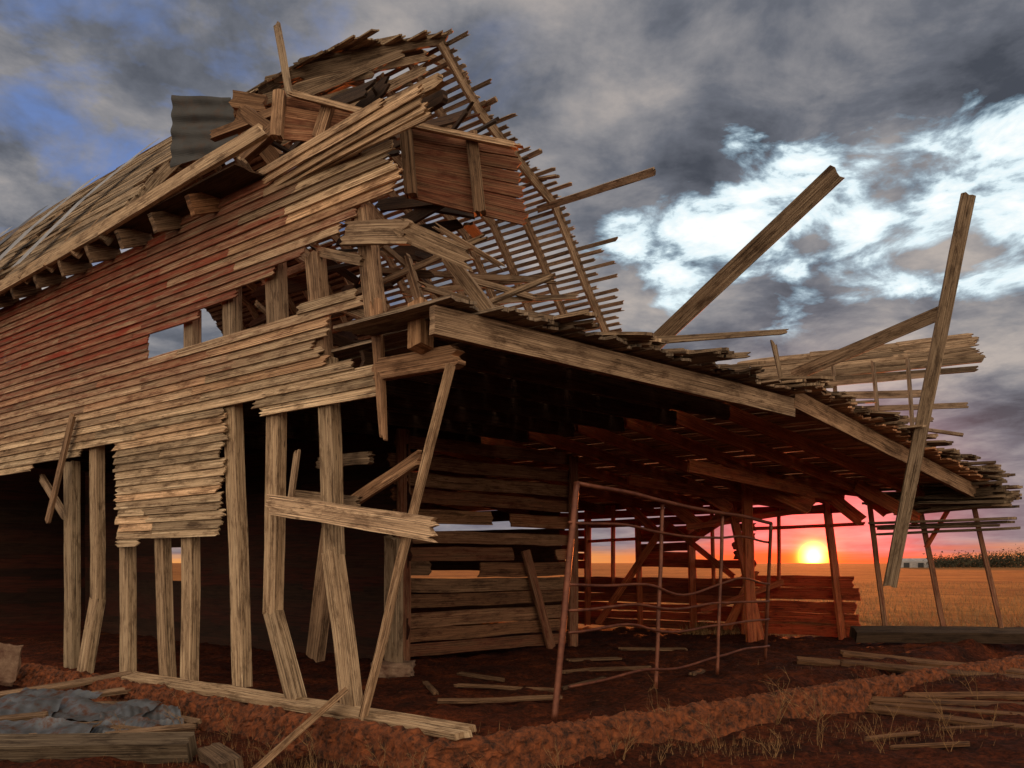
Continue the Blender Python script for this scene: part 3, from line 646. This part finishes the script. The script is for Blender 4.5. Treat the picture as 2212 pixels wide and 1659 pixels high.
for (u,v,k,am) in [(.59,.455,340,1),(.5,.425,380,.95),(.41,.4,380,1),(.34,.41,380,1),(.27,.415,450,.95),(.214,.4,500,.8),(.263,.465,1100,.85),(.18,.34,900,.8),(.6,.4,450,.9),(.33,.334,1000,.75),(.45,.34,800,.6),(.14,.37,900,.7)]:
    t=M('MULTIPLY',M('POWER',M('MAXIMUM',dot((u,1,v)),0.0),k),am)
    acc=t if acc is None else M('MAXIMUM',acc,t)
n3=noise_n(nt,tc,9,8,.6,(1,1,2.3),.3)
gp=M('ADD',M('ADD',M('MULTIPLY',M('SUBTRACT',n3,.5),2.3),M('MULTIPLY',M('SUBTRACT',n1,.5),.5)),M('MULTIPLY',acc,.68))
gap=ramp(nt,gp,[(.3,(0,0,0)),(.42,(.4,.4,.4)),(.58,(1,1,1))])
gap=mixc(nt,'MULTIPLY',1,gap,ramp(nt,acc,[(.03,(0,0,0)),(.2,(1,1,1))]))
cl=mixc(nt,'MIX',gap,cl,ramp(nt,gp,[(.36,(.3,.5,.66)),(.56,(.75,.9,.96)),(.8,(1.05,1.05,1.02))]))
hb=nd(nt,'ShaderNodeMapRange',interpolation_type='SMOOTHSTEP'); nt.links.new(M('ADD',dz,M('MULTIPLY',M('SUBTRACT',noise_n(nt,tc,3,5,.6,(1,1,16)),.5),.05)),hb.inputs[0]); hb.inputs[1].default_value=.002; hb.inputs[2].default_value=.026; hb.inputs[3].default_value=1; hb.inputs[4].default_value=0
sdot=M('MAXIMUM',dot(sd),0.0)
cl=mixc(nt,'MIX',M('MULTIPLY',hb.outputs[0],.9),cl,mixc(nt,'MIX',M('POWER',sdot,60),(.9,.36,.08),(.8,.06,.01)))
def glow(p,col,s):
    global cl
    cl=mixc(nt,'ADD',1,cl,mixc(nt,'MIX',M('POWER',sdot,p),(0,0,0),[c*s for c in col]))
glow(140,(1,.015,.0),.75); glow(600,(1,.03,0),2.6); glow(5000,(1,.12,0),2.6); glow(22000,(1,.9,.12),12.0)
bk=nd(nt,'ShaderNodeMapRange',interpolation_type='SMOOTHSTEP'); nt.links.new(dy,bk.inputs[0]); bk.inputs[1].default_value=.15; bk.inputs[2].default_value=-.6; bk.inputs[3].default_value=0; bk.inputs[4].default_value=1  # warm fill added to the sky behind the camera to light the wall
cl=mixc(nt,'MIX',bk.outputs[0],cl,mixc(nt,'MULTIPLY',1,ramp(nt,nn,[(.35,(.55,.5,.45)),(.6,(1,.88,.75))]),(2.1,1.82,1.5)))
sky=nd(nt,'ShaderNodeTexSky',sky_type='NISHITA',sun_disc=False,sun_elevation=math.radians(1.5),sun_rotation=az)
cl=mixc(nt,'ADD',.003,cl,sky.outputs[0])
nt.links.new(cl,bg.inputs[0]); bg.inputs[1].default_value=1.0
sl=bpy.data.lights.new('sun','SUN'); sl.energy=5; sl.angle=math.radians(1.2); sl.color=(1,.2,.04)
so=bpy.data.objects.new('sun',sl); C.objects.link(so)
dirv=Vector((sd.x,sd.y,math.sin(math.radians(2.2))))
so.rotation_euler=dirv.to_track_quat('Z','Y').to_euler()
cam=bpy.data.cameras.new('camera'); cam.lens=29.95; cam.sensor_width=36; cam.shift_y=.1743; cam.clip_end=6000; cam.clip_start=.05
co=bpy.data.objects.new('camera',cam); C.objects.link(co); co.location=(0,0,1.5); co.rotation_euler=(math.pi/2,0,0)
sc=bpy.context.scene; sc.camera=co
sc.view_settings.view_transform='Standard'; sc.view_settings.look='None'; sc.view_settings.exposure=0
